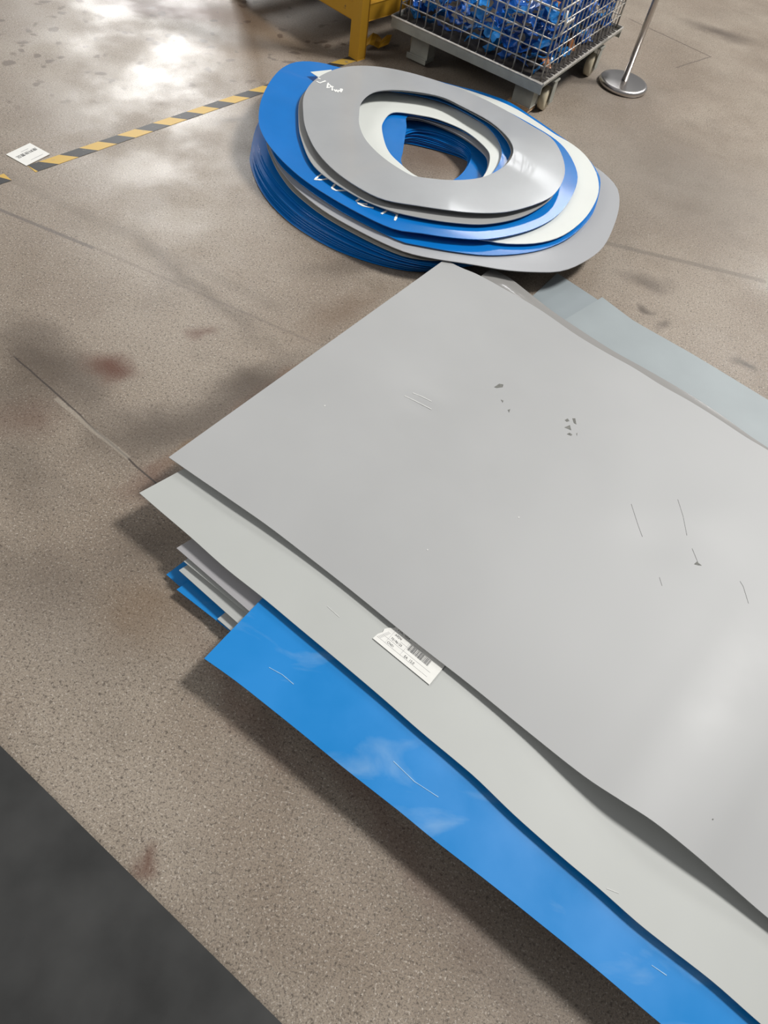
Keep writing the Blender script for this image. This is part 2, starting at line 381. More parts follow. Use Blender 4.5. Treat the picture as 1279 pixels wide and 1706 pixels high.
dents = [gz((700, 668), .12, .045, .025, -.3, -.003), gz((715, 650), .12, .07, .04, -.3, .003), gz((760, 600), .11, .32, .11, 1.0, -.011),
         gz((900, 620), .11, .35, .16, .6, .010), gz((1090, 900), .12, .12, .08, 0, -.005), gz((1180, 860), .12, .22, .12, .4, .005), gz((1040, 790), .12, .10, .22, -.2, .002),
         gz((500, 780), .13, .3, .2, .5, .004), gz((800, 1000), .13, .4, .2, -.5, .004)]
shA = sheet('grey_sheet', A0, A1, M['grey'], 'large grey sheet lying uppermost on the sheet pile, dented and scuffed', 120, 80,
            zf=lambda x, y, s, t: sum(d(x, y) for d in dents), keep=True)

# second grey sheet: its rolled-down edge shows along the back of the top one
B1 = px_curve([(819, 448, .045), (827, 451, .045), (853, 466, .048), (890, 495, .05), (924, 521, .055), (961, 546, .06), (1017, 582, .07), (1069, 611, .08), (1125, 643, .085),
               (1172, 672, .088), (1209, 697, .09), (1249, 726, .092), (1279, 746, .094)])
B1.extend(far(B1[4], B1[-1], 2.1, .1))
B0 = [p - SHORT * 0.30 + Vector((0, 0, z)) for p, z in zip(B1, [.010] * len(B1))]
sheet('grey_sheet', B0, B1, mat('glossy_grey_edge', (0.30, 0.292, 0.28), 0.2, coat=0.3), 'grey sheet directly beneath the uppermost one, rolled edge showing at the back', 90, 20,
      zf=lambda x, y, s, t: .009 * smooth(.5, .8, t) * (1 - smooth(.78, 1, t)))

# pale grey sheet carrying the paper label
C0 = px_curve([(232, 821, .106), (264, 849, .105), (318, 895, .102), (374, 945, .1), (437, 995, .1), (498, 1046, .1), (570, 1106, .1), (636, 1162, .1), (701, 1219, .1), (760, 1268, .102),
               (797, 1300, .103), (858, 1359, .105), (935, 1427, .107), (999, 1481, .109), (1062, 1537, .11), (1116, 1580, .11), (1189, 1637, .11), (1264, 1703, .11)])
C0.extend(far(C0[0], C0[-1], 2.4, .11))
_cs = (un(305, 781, .104) - C0[0]); _cs.z = 0; _cs.normalize()
C1 = [p + _cs * .60 + Vector((0, 0, -.016)) for i, p in enumerate(C0)]
shC = sheet('grey_sheet', C0, C1, M['grey_pale'], 'pale greenish grey sheet with the white paper label stuck on it', 100, 24, keep=True)

# blue sheet jutting out at the front
D0 = px_curve([(340, 1097, .086), (392, 1134, .086), (448, 1178, .086), (504, 1223, .086), (570, 1277, .087), (626, 1321, .087), (668, 1354, .088), (724, 1400, .088),
               (809, 1466, .09), (895, 1535, .092), (990, 1612, .094), (1101, 1706, .095)])
D0.extend(far(D0[0], D0[-1], 2.2, .095))
_ds = (un(439, 996, .078) - D0[0]); _ds.z = 0; _ds.normalize()
D1 = [p + _ds * .42 + Vector((0, 0, -.004)) for p in D0]
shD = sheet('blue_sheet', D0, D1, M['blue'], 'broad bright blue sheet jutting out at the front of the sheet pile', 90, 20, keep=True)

# small ends of the lower sheets, left of the blue one
def low(c, top, z, material, label, width, name, length=1.7, dirpx=None):
    p = un(*c, z); s = un(*top, z) - p; s.z = 0; s.normalize()
    d = (un(*dirpx, z) - p) if dirpx else LONG.copy(); d.z = 0; d.normalize()
    e0 = [p + d * (length * k / 4) for k in range(5)]; e1 = [q + s * width for q in e0]
    return sheet(name, e0, e1, material, label, 8, 4, thick=0.003)
low((294, 913), (320, 897), .072, M['grey_lilac'], 'lilac grey sheet end just below the pale sheet with the label', .42, 'grey_sheet', dirpx=(415, 1018))
low((306, 935), (316, 929), .062, M['grey_pale'], 'pale sheet, a thin strip of it showing under the lilac grey end', .40, 'grey_sheet', dirpx=(412, 1022))
low((298, 950), (309, 943), .050, M['grey_pale'], 'pale grey sheet end lying just above the blue ends at the pile corner', .40, 'grey_sheet', dirpx=(396, 1038))
low((362, 1031), (373, 1022), .034, M['grey_pale'], 'short pale grey sheet end beside the back corner of the blue sheet', .40, 'grey_sheet', dirpx=(384, 1050))
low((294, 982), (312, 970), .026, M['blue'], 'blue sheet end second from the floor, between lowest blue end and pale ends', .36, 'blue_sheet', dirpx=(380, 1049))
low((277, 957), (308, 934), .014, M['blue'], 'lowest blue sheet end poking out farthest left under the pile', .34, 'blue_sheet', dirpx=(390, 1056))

# sheets behind on the right
L1 = px_curve([(858, 463, .008), (928, 455, .008)])
pL, pL2 = un(928, 455, .008), un(989, 495, .008)
dL = far(pL, pL2, 1.9, .008)[-1]
sheet('grey_sheet', [pL - SHORT * .42, dL - SHORT * .42], [pL, dL], M['grey_blue'], 'flat blue grey sheet on the floor partly under the ring pile', 6, 4, thick=.003)
K1 = px_curve([(1003, 495, .035), (1016, 505, .036), (1031, 516, .034), (1055, 534, .03), (1120, 571, .026), (1167, 598, .025), (1279, 666, .025)])
K1.extend(far(K1[3], K1[-1], 1.8, .025))
_ks = un(945, 529, .03) - K1[0]; _ks.z = 0; _ks.normalize()
K0 = [p + _ks * .36 for p in K1]
for p in K0: p.z = .022
sheet('grey_sheet', K0, K1, mat('light_blue_grey_gelcoat', (0.30, 0.335, 0.345), 0.4, noise=.04, nscale=6, coat=.15), 'light blue grey sheet with a curled corner lying behind the top sheet', 40, 12)

# charcoal sheet in the near corner
pa, pb = un(0, 1242, .012), un(470, 1706, .012)
dm = (pb - pa).normalized(); nm = Vector((dm.y, -dm.x, 0)); nm = nm if nm.x < 0 else -nm
a0, b0 = pa - dm * .55, pb + dm * .5
sheet('charcoal_sheet', [a0, b0], [a0 + nm * 1.0, b0 + nm * 1.0], M['dark'], 'dark charcoal sheet lying flat on the floor in the near left corner', 30, 20, thick=.010,
      zf=lambda x, y, s, t: .0012 * math.sin(9 * s) * t, keep=True)

# ------------------------------------------------------------------ paper label on the pale sheet
def quad_strip(o, poly, name, material, lift, parent):
    pts = [on(o, u, v, lift) for u, v in poly]
    return pts
def ribbon(o, pts, w, name, material, parent, lift=.0008, sub=6):
    """a painted / chalked stroke that follows the surface of o"""
    P = []
    for (a, b) in zip(pts, pts[1:]):
        for k in range(sub): t = k / sub; P.append(on(o, a[0] + (b[0] - a[0]) * t, a[1] + (b[1] - a[1]) * t, lift))
    P.append(on(o, pts[-1][0], pts[-1][1], lift))
    V, Fc = [], []
    for i, p in enumerate(P):
        d = P[min(i + 1, len(P) - 1)] - P[max(i - 1, 0)]; n = Vector((-d.y, d.x, 0)); n = n.normalized() if n.length > 0 else Vector((1, 0, 0))
        ww = w * (0.75 + 0.5 * random.random())
        V += [p + n * ww / 2, p - n * ww / 2, p - n * ww / 2 - Vector((0, 0, .0006)), p + n * ww / 2 - Vector((0, 0, .0006))]
        if i:
            k = 4 * i
            for c in range(4): Fc.append((k - 4 + c, k - 4 + (c + 1) % 4, k + (c + 1) % 4, k + c))
    Fc += [(0, 1, 2, 3), (4 * len(P) - 4, 4 * len(P) - 1, 4 * len(P) - 2, 4 * len(P) - 3)]
    return mesh_obj(name, V, Fc, material, parent)
def text_mesh(txt, size, material, mtx, name, parent):
    cu = bpy.data.curves.new('t', 'FONT'); cu.body = txt; cu.size = size; cu.extrude = 0.0
    to = bpy.data.objects.new('t', cu); COL.objects.link(to)
    bpy.context.view_layer.update()
    me = bpy.data.meshes.new_from_object(to.evaluated_get(bpy.context.evaluated_depsgraph_get()))
    bpy.data.objects.remove(to); bpy.data.curves.remove(cu)
    me.materials.clear(); me.transform(mtx); me.name = name
    return link(name, me, material, parent)

O_ = on(shC, 620.4, 1064, .001); X_ = on(shC, 714.7, 1141.4, .001); Y_ = on(shC, 655, 1022, .001)
lx = (X_ - O_); LW = lx.length; lx.normalize(); lz = lx.cross(Y_ - O_).normalized(); lz = lz if lz.z > 0 else -lz; ly = lz.cross(lx)
lm = Matrix((lx, ly, lz)).transposed().to_4x4(); lm.translation = O_ + lz * .0016
lab = empty('paper_label', O_); tag(lab, 'torn white printed paper label with a barcode on the pale grey sheet', 'label')
bpy.context.view_layer.update()
HGT = .078
ol = [(0, 0), (LW, 0), (LW, HGT), (.028, HGT), (.022, .058), (.012, .050), (.006, .040), (.008, .030), (.002, .018)]
inv = Matrix.Translation(-O_) @ lm
def flat(name, poly, material, lift, parent, m4, thick=.0003):
    n = len(poly); V = [m4 @ Vector((x, y, lift)) for x, y in poly] + [m4 @ Vector((x, y, lift - thick)) for x, y in poly]
    Fc = [tuple(range(n)), tuple(range(2 * n - 1, n - 1, -1))] + [(i, n + i, n + (i + 1) % n, (i + 1) % n) for i in range(n)]
    return mesh_obj(name, V, Fc, material, parent)
flat('paper', ol, M['paper'], .0, lab, inv)
def rect(x, y, w, h): return [(x, y), (x + w, y), (x + w, y + h), (x, y + h)]
bars = bmesh.new(); x = .082; rr = random.Random(3)
while x < .148:
    w = rr.choice((.0007, .0012, .0018))
    add_box(bars, (x + w / 2, .044, .0004), (w, .018, .0002)); x += w + rr.choice((.0008, .0012, .0016))
bmesh.ops.transform(bars, matrix=inv, verts=bars.verts); bm_obj('barcode', bars, M['ink'], lab)
rl = bmesh.new()
for y in (.012, .026, .040, .056): add_box(rl, (.088, y, .00035), (.150 if y < .03 else .06, .0004, .0001))
for x in (.03, .078): add_box(rl, (x, .034, .00035), (.0004, .045, .0001))
for k in range(9): add_box(rl, (.004 + .0016 * k + .005, .012 + .0035 * k, .00035), (.009, .0005, .0001))
bmesh.ops.transform(rl, matrix=inv, verts=rl.verts); bm_obj('ruled_lines', rl, M['ink_pale'], lab)
for txt, x, y, s in (('1 DC 1035', .033, .059, .0085), ('A92N', .036, .044, .0085), ('75196125', .034, .030, .0085), ('CN01', .033, .015, .0085), ('EA  12.0', .088, .014, .009)):
    text_mesh(txt, s, M['ink'], inv @ Matrix.Translation((x, y, .0005)), 'printed_text', lab)

# ------------------------------------------------------------------ marks on the sheets
def mark(o, poly, material, name, lift=.0006):
    pts = [on(o, u, v, lift) for u, v in poly]; n = len(pts)
    V = pts + [p - Vector((0, 0, .0005)) for p in pts]
    return mesh_obj(name, V, [tuple(range(n)), tuple(range(2 * n - 1, n - 1, -1))] + [(i, n + i, n + (i + 1) % n, (i + 1) % n) for i in range(n)], material, o)
def k4(x, y, ox=640, oy=600, s=3.553): return (ox + x / s, oy + y / s)
for poly in ([(650, 160), (680, 140), (705, 145), (700, 160), (665, 165)], [(1068, 355), (1085, 345), (1095, 360), (1080, 365)], [(1113, 345), (1130, 345), (1136, 380), (1122, 372)],
             [(1066, 398), (1098, 385), (1106, 415)], [(1080, 438), (1095, 430), (1112, 440), (1106, 448)], [(1136, 435), (1142, 430), (1140, 448)], [(690, 235), (705, 240), (700, 252)], [(730, 295), (745, 290), (738, 310)]):
    mark(shA, [k4(*p) for p in poly], M['scuff'], 'boot_mark')
def k5(x, y): return (1000 + x / 4.584, 820 + y / 4.584)
for st in ([(590, 55), (630, 180), (660, 330)], [(235, 90), (290, 260), (320, 340)], [(700, 430), (745, 540)], [(450, 650), (470, 715)], [(1065, 680), (1090, 720), (1130, 850)]):
    ribbon(shA, [k5(*p) for p in st], .0007, 'scratch', M['scuff_mid'], shA)
mark(shA, [k5(*p) for p in [(715, 550), (735, 530), (772, 560), (745, 558)]], M['scuff'], 'boot_mark')
for st in ([(120, 212), (180, 240), (280, 292)], [(170, 195), (220, 215), (280, 245)]):
    ribbon(shA, [k4(*p) for p in st], .003, 'scratch', M['scuff_pale'], shA)
for (u, v) in ((541, 676), (712, 916), (864, 862), (1187, 1365)):
    mark(shA, [(u - 1.5, v), (u, v - 1.5), (u + 1.5, v), (u, v + 1.5)], M['scuff_pale'] if u < 1000 else M['scuff'], 'fleck')
for st in ([(448, 1112), (470, 1124), (489, 1140)], [(655, 1268), (690, 1302), (730, 1328)], [(1085, 1608), (1110, 1625)]):
    ribbon(shD, st, .0016, 'scratch', M['scratch_blue'], shD)
for st in ([(545, 1010), (565, 1028)], [(1010, 1480), (1030, 1488)]):
    ribbon(shC, st, .0015, 'scratch', M['scuff_pale'], shC)

# ------------------------------------------------------------------ ring pile
RC = un(735, 250, .08)
def ring(name, outer, inner, zb, material, label, warp=1.0, group=None, n=110, nr=9, thick=.003, keep=False, zx=None, full=False):
    def z_at(p):
        dx, dy = p.x - RC.x, p.y - RC.y
        z = zb + warp * (.020 * (dx / .8) ** 2 - .004 * (dy / .6) ** 2 + .006 * math.sin(3.1 * math.atan2(dy, dx) + 1))
        if zx: z += zx(p.x, p.y)
        return z
    def world(px):
        out = []
        for u, v in px:
            p = un(u, v, zb)
            for _ in range(6): p = un(u, v, max(.004, z_at(p)))
            out.append(p)
        return out
    a = catmull(world(outer), n, True)
    # start the inner loop at the bearing of the outer one's start, same turning sense
    b = catmull(world(inner), n, True)
    def sgn(L): return sum((L[i].x - L[i - 1].x) * (L[i].y + L[i - 1].y) for i in range(n))
    if sgn(a) * sgn(b) < 0: b.reverse()
    ci = sum(b, Vector()) / n
    def bear(p): return math.atan2(p.y - ci.y, p.x - ci.x)
    k0 = min(range(n), key=lambda k: abs(math.remainder(bear(b[k]) - bear(a[0]), 2 * math.pi)))
    b = b[k0:] + b[:k0]
    rows = []
    for j in range(nr):
        t = j / (nr - 1); row = []
        for i in range(n):
            p = a[i].lerp(b[i], t)
            if 0 < j < nr - 1: p.z = z_at(p) if full else a[i].z * (1 - t) + b[i].z * t
            row.append(p)
        rows.append(row)
    o = solid_grid(name, rows, material, thick, closed=True, keep=keep)
    return tag(o, label, 'ring', group)

OUT1 = [(505, 186), (506, 160), (520, 137), (546, 120), (581, 110.6), (626, 110.6), (679, 120), (742, 139), (793, 159), (841, 183), (883, 208), (917, 229), (934, 254), (941, 283), (934, 308), (917, 328),
        (883, 343), (841, 353), (798, 354.5), (756, 351), (700, 343), (639, 332), (594, 310), (554, 281), (525, 248), (509, 213)]
IN1 = [(598, 191), (602, 170), (621, 154), (652, 149.5), (695, 153), (737, 161.6), (770, 177), (813, 200), (841, 223), (854, 243), (853, 260), (838, 278), (804, 295), (756, 300), (700, 295), (679, 289), (639, 263), (610, 234), (599, 210)]
r1 = ring('ring_offcut', OUT1, IN1, .172, M['ring_grey'], 'glossy grey ring-shaped offcut lying uppermost on the ring pile', keep=True, nr=14)
OUT2 = [(497, 197), (500, 165), (520, 142), (560, 125), (620, 118), (680, 126), (742, 146), (793, 166), (841, 190), (880, 214), (910, 236), (928, 262), (932, 290), (925, 318), (911, 337), (869, 361), (812, 373), (756, 371), (692, 361), (639, 347), (585, 322), (525, 279), (502, 232)]
IN2 = [(595, 196), (600, 170), (620, 154), (655, 151), (700, 156), (740, 165), (812, 203), (838, 226), (850, 247), (848, 262), (835, 281), (804, 299), (756, 305), (700, 299), (640, 270), (606, 238)]
ring('ring_offcut', OUT2, IN2, .148, mat('matt_grey_ring', (.36, .36, .35), .35), 'grey ring-shaped offcut just under the uppermost grey ring')
OUT3 = [(430.6, 197), (434.6, 167.7), (448, 138.5), (466.5, 116), (488, 104.5), (511.6, 102), (538, 105), (565, 112), (630, 125), (700, 135), (765, 152), (830, 178), (890, 210), (931, 237), (953, 266), (962, 297), (950.5, 330.5), (925, 361),
        (880, 384), (812.6, 398), (756, 396), (700, 388), (652.5, 380), (586, 348.5), (519.6, 308.6), (480, 277), (450.5, 245), (434.6, 218)]
IN3 = [(590, 200), (596, 172), (621, 153), (655, 152), (735, 169), (797, 200), (822, 222), (834, 244), (835, 260), (826, 280), (806, 297), (750, 304), (695, 299), (635, 270), (601, 238)]
FP = un(463, 117, .145); _fd = un(524, 138, .145) - FP; FN = Vector((-_fd.y, _fd.x, 0)).normalized(); FN = FN if FN.y > 0 else -FN; FP.z = 0
r3 = ring('ring_offcut', OUT3, IN3, .132, M['ring_blue'], 'big blue ring-shaped offcut with chalk letters, creased at its left lobe', keep=True, nr=16,
          full=True,
          zx=lambda x, y: .012 * smooth(-.75, -1.0, x) - .06 * smooth(-.72, -.84, x) * max(0, (Vector((x, y, 0)) - FP).dot(FN)))
OUT4 = [(853, 178), (897, 205), (925, 224), (953, 240), (976, 260), (993, 288), (997, 319), (984, 350), (962, 375), (931, 395), (891, 405), (841, 405.5), (807, 400), (740, 392), (660, 374), (590, 342), (530, 302), (485, 262), (470, 212), (490, 168), (540, 135), (620, 122), (720, 134), (800, 157)]
IN4 = [(636, 215), (640, 200), (650, 189), (665, 187), (700, 192), (731, 199), (775, 218), (808, 245), (816, 263), (808, 290), (790, 302), (756, 306), (700, 296), (665, 271), (645, 248)]
ring('ring_offcut', OUT4, IN4, .118, M['ring_white'], 'white ring-shaped offcut in the ring pile, broad crescent showing at right')
OUT5 = [(1000, 305), (987, 356), (953, 392), (914, 412), (869, 422), (812, 425), (756, 419), (700, 409), (666, 401), (612, 375), (559, 346), (500, 305), (460, 265), (447, 220), (457, 172), (490, 138), (540, 120), (620, 116), (700, 128), (765, 144), (798, 152), (846, 169), (883, 192), (925, 221), (965, 250), (990, 278)]
IN5 = [(680, 193), (677, 212), (674, 232), (671, 252), (669, 272), (690, 296), (756, 307), (800, 300), (818, 272), (810, 245), (770, 218), (720, 200)]
ring('ring_offcut', OUT5, IN5, .104, M['ring_blue'], 'blue ring-shaped offcut with a straight cut inside, just under the white ring')
OUT6 = [(993, 279), (1012, 294), (1028, 313.6), (1031.6, 339), (1023.7, 372.7), (1004, 412), (970, 437.5), (933.6, 451.5), (891, 453), (841, 449.5), (790, 441), (758, 436), (725, 431), (690, 424), (660, 414), (612.6, 392), (549, 357), (506, 325), (480, 299), (457, 265), (447, 225), (470, 172), (530, 137), (640, 132), (760, 155), (880, 205), (950, 250)]
IN6 = [(640, 225), (660, 200), (700, 198), (760, 222), (800, 250), (812, 272), (800, 298), (756, 309), (700, 305), (660, 285), (642, 255)]
ring('ring_offcut', OUT6, IN6, .096, mat('glossy_pale_ring', (.42, .425, .44), .2, coat=.4, bump=.12, bscale=8), 'glossy pale grey ring-shaped offcut with a wide lobe reaching out at right',
     zx=lambda x, y: -.10 * max(0, x - .5))
OUT7 = [(u - 3 - 45 * smooth(680, 900, u), v + (7 if v > 280 else 3) * (1 - smooth(640, 800, u)) - 12 * smooth(700, 850, u) * (v > 300)) for u, v in OUT6]
ring('ring_offcut', OUT7, [(u + 2, v + 3) for u, v in IN6], .078, M['ring_beige'], 'beige grey ring-shaped offcut above the many blue rings, a thin line of it showing',
     zx=lambda x, y: -.06 * max(0, x - .6))
OB = [(417, 255), (421, 287), (440, 325), (474, 362), (514, 391), (565, 418), (626, 439), (679, 450), (714, 451), (745, 446), (800, 430), (860, 405), (905, 370), (925, 330), (915, 280), (880, 238), (820, 200), (740, 172), (660, 157), (580, 152), (500, 170), (440, 208)]
OM = [(430, 205), (432, 250), (455, 295), (495, 338), (540, 370), (600, 402), (655, 425), (705, 438), (735, 441), (770, 441), (820, 432), (870, 410), (915, 375), (935, 335), (930, 285), (890, 235), (830, 195), (740, 165), (660, 145), (580, 138), (500, 150), (450, 178)]
IB = [(650, 262), (660, 243), (676, 238), (730, 250), (770, 263), (784, 275), (780, 292), (745, 314), (700, 318), (660, 300)]
IM = [(662, 232), (690, 215), (735, 222), (772, 240), (784, 256), (776, 279), (755, 299), (720, 309), (682, 300), (664, 270)]
rr = random.Random(11)
NB = 10
for k in range(NB):
    t = k / (NB - 1); j = rr.uniform(-3, 3); j2 = rr.uniform(-2.5, 2.5)
    ou = [(a[0] + (b[0] - a[0]) * t + j, a[1] + (b[1] - a[1]) * t + j2 * (a[1] > 300)) for a, b in zip(OB, OM)]
    iu = [(a[0] + (b[0] - a[0]) * t + j, a[1] + (b[1] - a[1]) * t + j2 * .5) for a, b in zip(IB, IM)]
    ring('ring_offcut', ou, iu, .006 + .0060 * k, M['ring_blue'], ('lowest blue ring-shaped offcut, resting on the floor under the ring pile' if k == 0 else 'blue ring-shaped offcut topping the thin blue layers, under the beige grey ring' if k == NB - 1 else 'thin blue ring-shaped offcut in the lower layers of the ring pile'), warp=.12 * t, group='blue rings in the lower layers of the ring pile', nr=5, n=90)
def kc(x, y): return (500 + x / 5.814, 260 + y / 5.814)
for st in ([(225, 165), (180, 195), (140, 230), (200, 232), (272, 222)], [(340, 270), (305, 312), (345, 335), (445, 337)], [(590, 407), (540, 440)], [(650, 470), (556, 457), (620, 487), (710, 506)],
           [(785, 562), (850, 525), (940, 565)], [(948, 545), (915, 627)]):
    ribbon(r3, [kc(*p) for p in st], .0085, 'chalk_stroke', M['chalk'], r3, lift=.0015)
def kg(x, y): return (480 + x / 9.136, 60 + y / 9.136)
for st in ([(430, 690), (480, 718), (570, 685)], [(450, 640), (490, 660)], [(610, 715), (590, 795), (655, 775), (620, 735)], [(640, 760), (690, 780)], [(668, 780), (670, 835)],
           [(700, 815), (720, 850), (735, 820), (755, 860), (770, 825), (790, 850), (800, 805), (825, 815), (800, 860)]):
    ribbon(r1, [kg(*p) for p in st], .007, 'chalk_stroke', M['chalk'], r1, lift=.0012, sub=3)
ps = [un(517, 119.7, .165), un(552, 116, .168), un(556, 128, .168), un(531, 129, .165)]
V = ps + [p - Vector((0, 0, .002)) for p in ps]
w = mesh_obj('plastic_scrap', V, [(0, 1, 2, 3), (7, 6, 5, 4)] + [(i, 4 + i, 4 + (i + 1) % 4, (i + 1) % 4) for i in range(4)], M['ring_white'])
tag(w, 'small pointed white scrap poking out between the top rings', 'scrap')

# ------------------------------------------------------------------ hazard tape and card
ta, tb = un(66, 277), un(436, 150); td = (tb - ta).normalized(); tn = Vector((-td.y, td.x, 0)); TW = .055
per = (un(388.5, 165) - un(97, 265)).length / 5
ph = (un(97, 265) - ta).dot(td)
def tape(name, s0, s1, label):
    Vv, Ff, mi = [], [], []
    k = math.floor((s0 - ph) / per) - 2; sl = -TW * .95
    q = []
    while ph + k * per < s1 + per:
        c = ph + k * per
        q.append((c - per / 4, c + per / 4, 0)); q.append((c + per / 4, c + 3 * per / 4, 1)); k += 1
    for a, b, m_ in q:
        A = [max(s0, min(s1, a - sl / 2)), max(s0, min(s1, b - sl / 2)), max(s0, min(s1, b + sl / 2)), max(s0, min(s1, a + sl / 2))]
        if A[1] - A[0] < 1e-4 and A[2] - A[3] < 1e-4: continue
        y = (-TW / 2, -TW / 2, TW / 2, TW / 2); b0 = len(Vv)
        Vv += [ta + td * s + tn * yy + Vector((0, 0, .0012)) for s, yy in zip(A, y)]
        Ff.append((b0, b0 + 1, b0 + 2, b0 + 3)); mi.append(m_)
        Vv += [v - Vector((0, 0, .0011)) for v in Vv[b0:b0 + 4]]
        for e in range(4): Ff.append((b0 + e, b0 + 4 + e, b0 + 4 + (e + 1) % 4, b0 + (e + 1) % 4)); mi.append(m_)
    o = mesh_obj(name, Vv, Ff, [M['tape_y'], M['tape_k']])
    for p, m_ in zip(o.data.polygons, mi): p.material_index = m_
    return tag(o, label, 'tape')
tape('hazard_tape', -.035, (un(600, 100) - ta).dot(td) - .02, 'worn black and yellow hazard tape running across the floor to the yellow rack')
tape('hazard_tape', (un(-40, 315) - ta).dot(td), (un(14, 296) - ta).dot(td), 'short torn piece of black and yellow tape left of the white card')

cl, ct, crr, cb = un(10, 258), un(50, 239), un(91, 259), un(38, 280)
cxv = (cl - ct); CWd = cxv.length; cxv.normalize(); cz = Vector((0, 0, 1)); cyv = cz.cross(cxv); CHt = (cb - cl).dot(cyv)
if CHt < 0: print('card flip', CHt)
card = empty('paper_card', ct); tag(card, 'white printed paper card lying on the floor at the end of the tape', 'card')
cm = Matrix((cxv, cyv, cz)).transposed().to_4x4(); cm.translation = Vector((0, 0, .0022))
CWd = max(CWd, .1); CHt = abs(CHt)
flat('paper', [(0, -.0), (CWd, -.0), (CWd, CHt), (0, CHt)], M['paper'], 0, card, cm, .0006)
text_mesh('废料放置区', CWd * .165, M['ink'], cm @ Matrix.Translation((CWd * .08, CHt * .36, .0006)), 'printed_text', card)
for yy, ww, hh in ((.84, .5, .0012), (.24, .3, .0015)):
    rl = bmesh.new(); add_box(rl, (CWd * .42, CHt * yy, .0004), (CWd * ww, hh, .0002))
    bmesh.ops.transform(rl, matrix=cm, verts=rl.verts); bm_obj('ruled_line', rl, M['ink_pale'], card)

# ------------------------------------------------------------------ stanchion
sp = un(1036, 143); st = empty('barrier_post', sp); tag(st, 'chrome barrier post with a round base beside the wire cage', 'post')
b = bmesh.new(); add_lathe(b, [(.128, 0), (.136, .004), (.136, .020), (.131, .026), (.118, .029), (.02, .031)], 64); bm_obj('base', b, M['chrome'], st, True)
b = bmesh.new(); add_lathe(b, [(.0165, .029), (.0165, .95)], 24); bm_obj('pole', b, M['chrome'], st, True)
b = bmesh.new(); add_lathe(b, [(.024, .95), (.026, .955), (.026, .985), (.018, 1.0)], 24); bm_obj('cap', b, M['chrome'], st, True)

# ------------------------------------------------------------------ yellow rack
lg = un(594, 102); zb = .168
d1 = (un(517, 2.5, zb) - un(585, 36, zb)).normalized(); d2 = (un(660, 24, zb) - un(610, 39, zb)).normalized()
d1 = Vector((-d2.y, d2.x, 0)) if Vector((-d2.y, d2.x, 0)).dot(d1) > 0 else Vector((d2.y, -d2.x, 0))
rack = empty('steel_rack', lg); tag(rack, 'chipped yellow steel rack standing behind the ring pile', 'rack')
RL, RD, LS = 1.15, 1.0, .058
c0 = d1 * LS / 2 + d2 * LS / 2
for a in (0, 1):
    for e in (0, 1):
        b = bmesh.new(); c = c0 + d1 * a * RD + d2 * e * RL
        add_box(b, c + Vector((0, 0, .55)), (LS, LS, 1.1), d1, d2, bevel=.004); bm_obj('leg', b, M['yellow'], rack)
for z, nm_ in ((.205, 'lower_beam'), (1.0, 'upper_beam')):
    for e in (0, 1):
        b = bmesh.new(); add_box(b, c0 + d2 * e * RL + d1 * RD / 2 + Vector((0, 0, z)), (RD - LS, .04, .075), d1, d2, bevel=.003); bm_obj(nm_, b, M['yellow'], rack)
        b = bmesh.new(); add_box(b, c0 + d1 * e * RD + d2 * RL / 2 + Vector((0, 0, z)), (.04, RL - LS, .075), d1, d2, bevel=.003); bm_obj(nm_, b, M['yellow'], rack)
b = bmesh.new(); add_box(b, c0 + d1 * RD / 2 + d2 * RL / 2 + Vector((0, 0, .305)), (RD - .07, RL - .07, .012), d1, d2); bm_obj('shade_deck', b, M['dark_steel'], rack)  # unseen deck, added to keep the floor under the rack in shadow
# torn bit of yellow tape by the leg
V, Fc = [], []
p0 = un(622, 82); rr = random.Random(5)
for j in range(4):
    for i in range(6):
        V.append(p0 + Vector((-.045 + .024 * i, .03 * (j - 1.5) + .012 * i, .006 + .022 * math.sin(i * .9 + .4) ** 2 + .010 * rr.random() + .006 * j)))
Fc = [(j * 6 + i, j * 6 + i + 1, j * 6 + i + 7, j * 6 + i + 6) for j in range(3) for i in range(5)]
n = len(V); V2 = V + [v - Vector((0, 0, .003)) for v in V]; F2 = Fc + [tuple(n + k for k in f[::-1]) for f in Fc]
rim = [0, 1, 2, 3, 4, 5, 11, 17, 23, 22, 21, 20, 19, 18, 12, 6]
F2 += [(a, c, n + c, n + a) for a, c in zip(rim, rim[1:] + rim[:1])]
tag(mesh_obj('crumpled_tape', V2, F2, M['yellow']), 'crumpled yellow tape scrap on the floor behind the rack leg', 'scrap')

# ------------------------------------------------------------------ wire cage trolley
ZL = .20
nb, nl_, nr_ = un(904, 141, ZL), un(653, 26, ZL), un(1046, 50, ZL)
ex = nl_ - nb; ex.z = 0; WX = ex.length; ex.normalize(); ey = Vector((-ex.y, ex.x, 0)); ey = ey if ey.dot(nr_ - nb) > 0 else -ey; WY = (nr_ - nb).dot(ey)
cg = empty('wire_cage_trolley', (nb.x, nb.y, 0)); tag(cg, 'galvanised wire mesh cage trolley full of blue scrap', 'trolley')
def cp(x, y, z): return ex * x + ey * y + Vector((0, 0, z))
HC = .80; IN = .028
b = bmesh.new()
for (x, y, sx, sy, h_) in ((WX / 2, .003, WX, .006, .046), (WX / 2, WY - .003, WX, .006, .046), (.003, WY / 2, .006, WY - .012, .014), (WX - .003, WY / 2, .006, WY - .012, .046)):
    add_box(b, cp(x, y, ZL - .002 - h_ / 2), (sx, sy, h_), ex, ey)
bm_obj('base_frame', b, M['steel'], cg)
b = bmesh.new(); add_tube(b, [cp(0, 0, ZL), cp(WX, 0, ZL), cp(WX, WY, ZL), cp(0, WY, ZL), cp(0, .0, ZL)], .006, 6); bm_obj('rim_wire', b, M['wire'], cg)
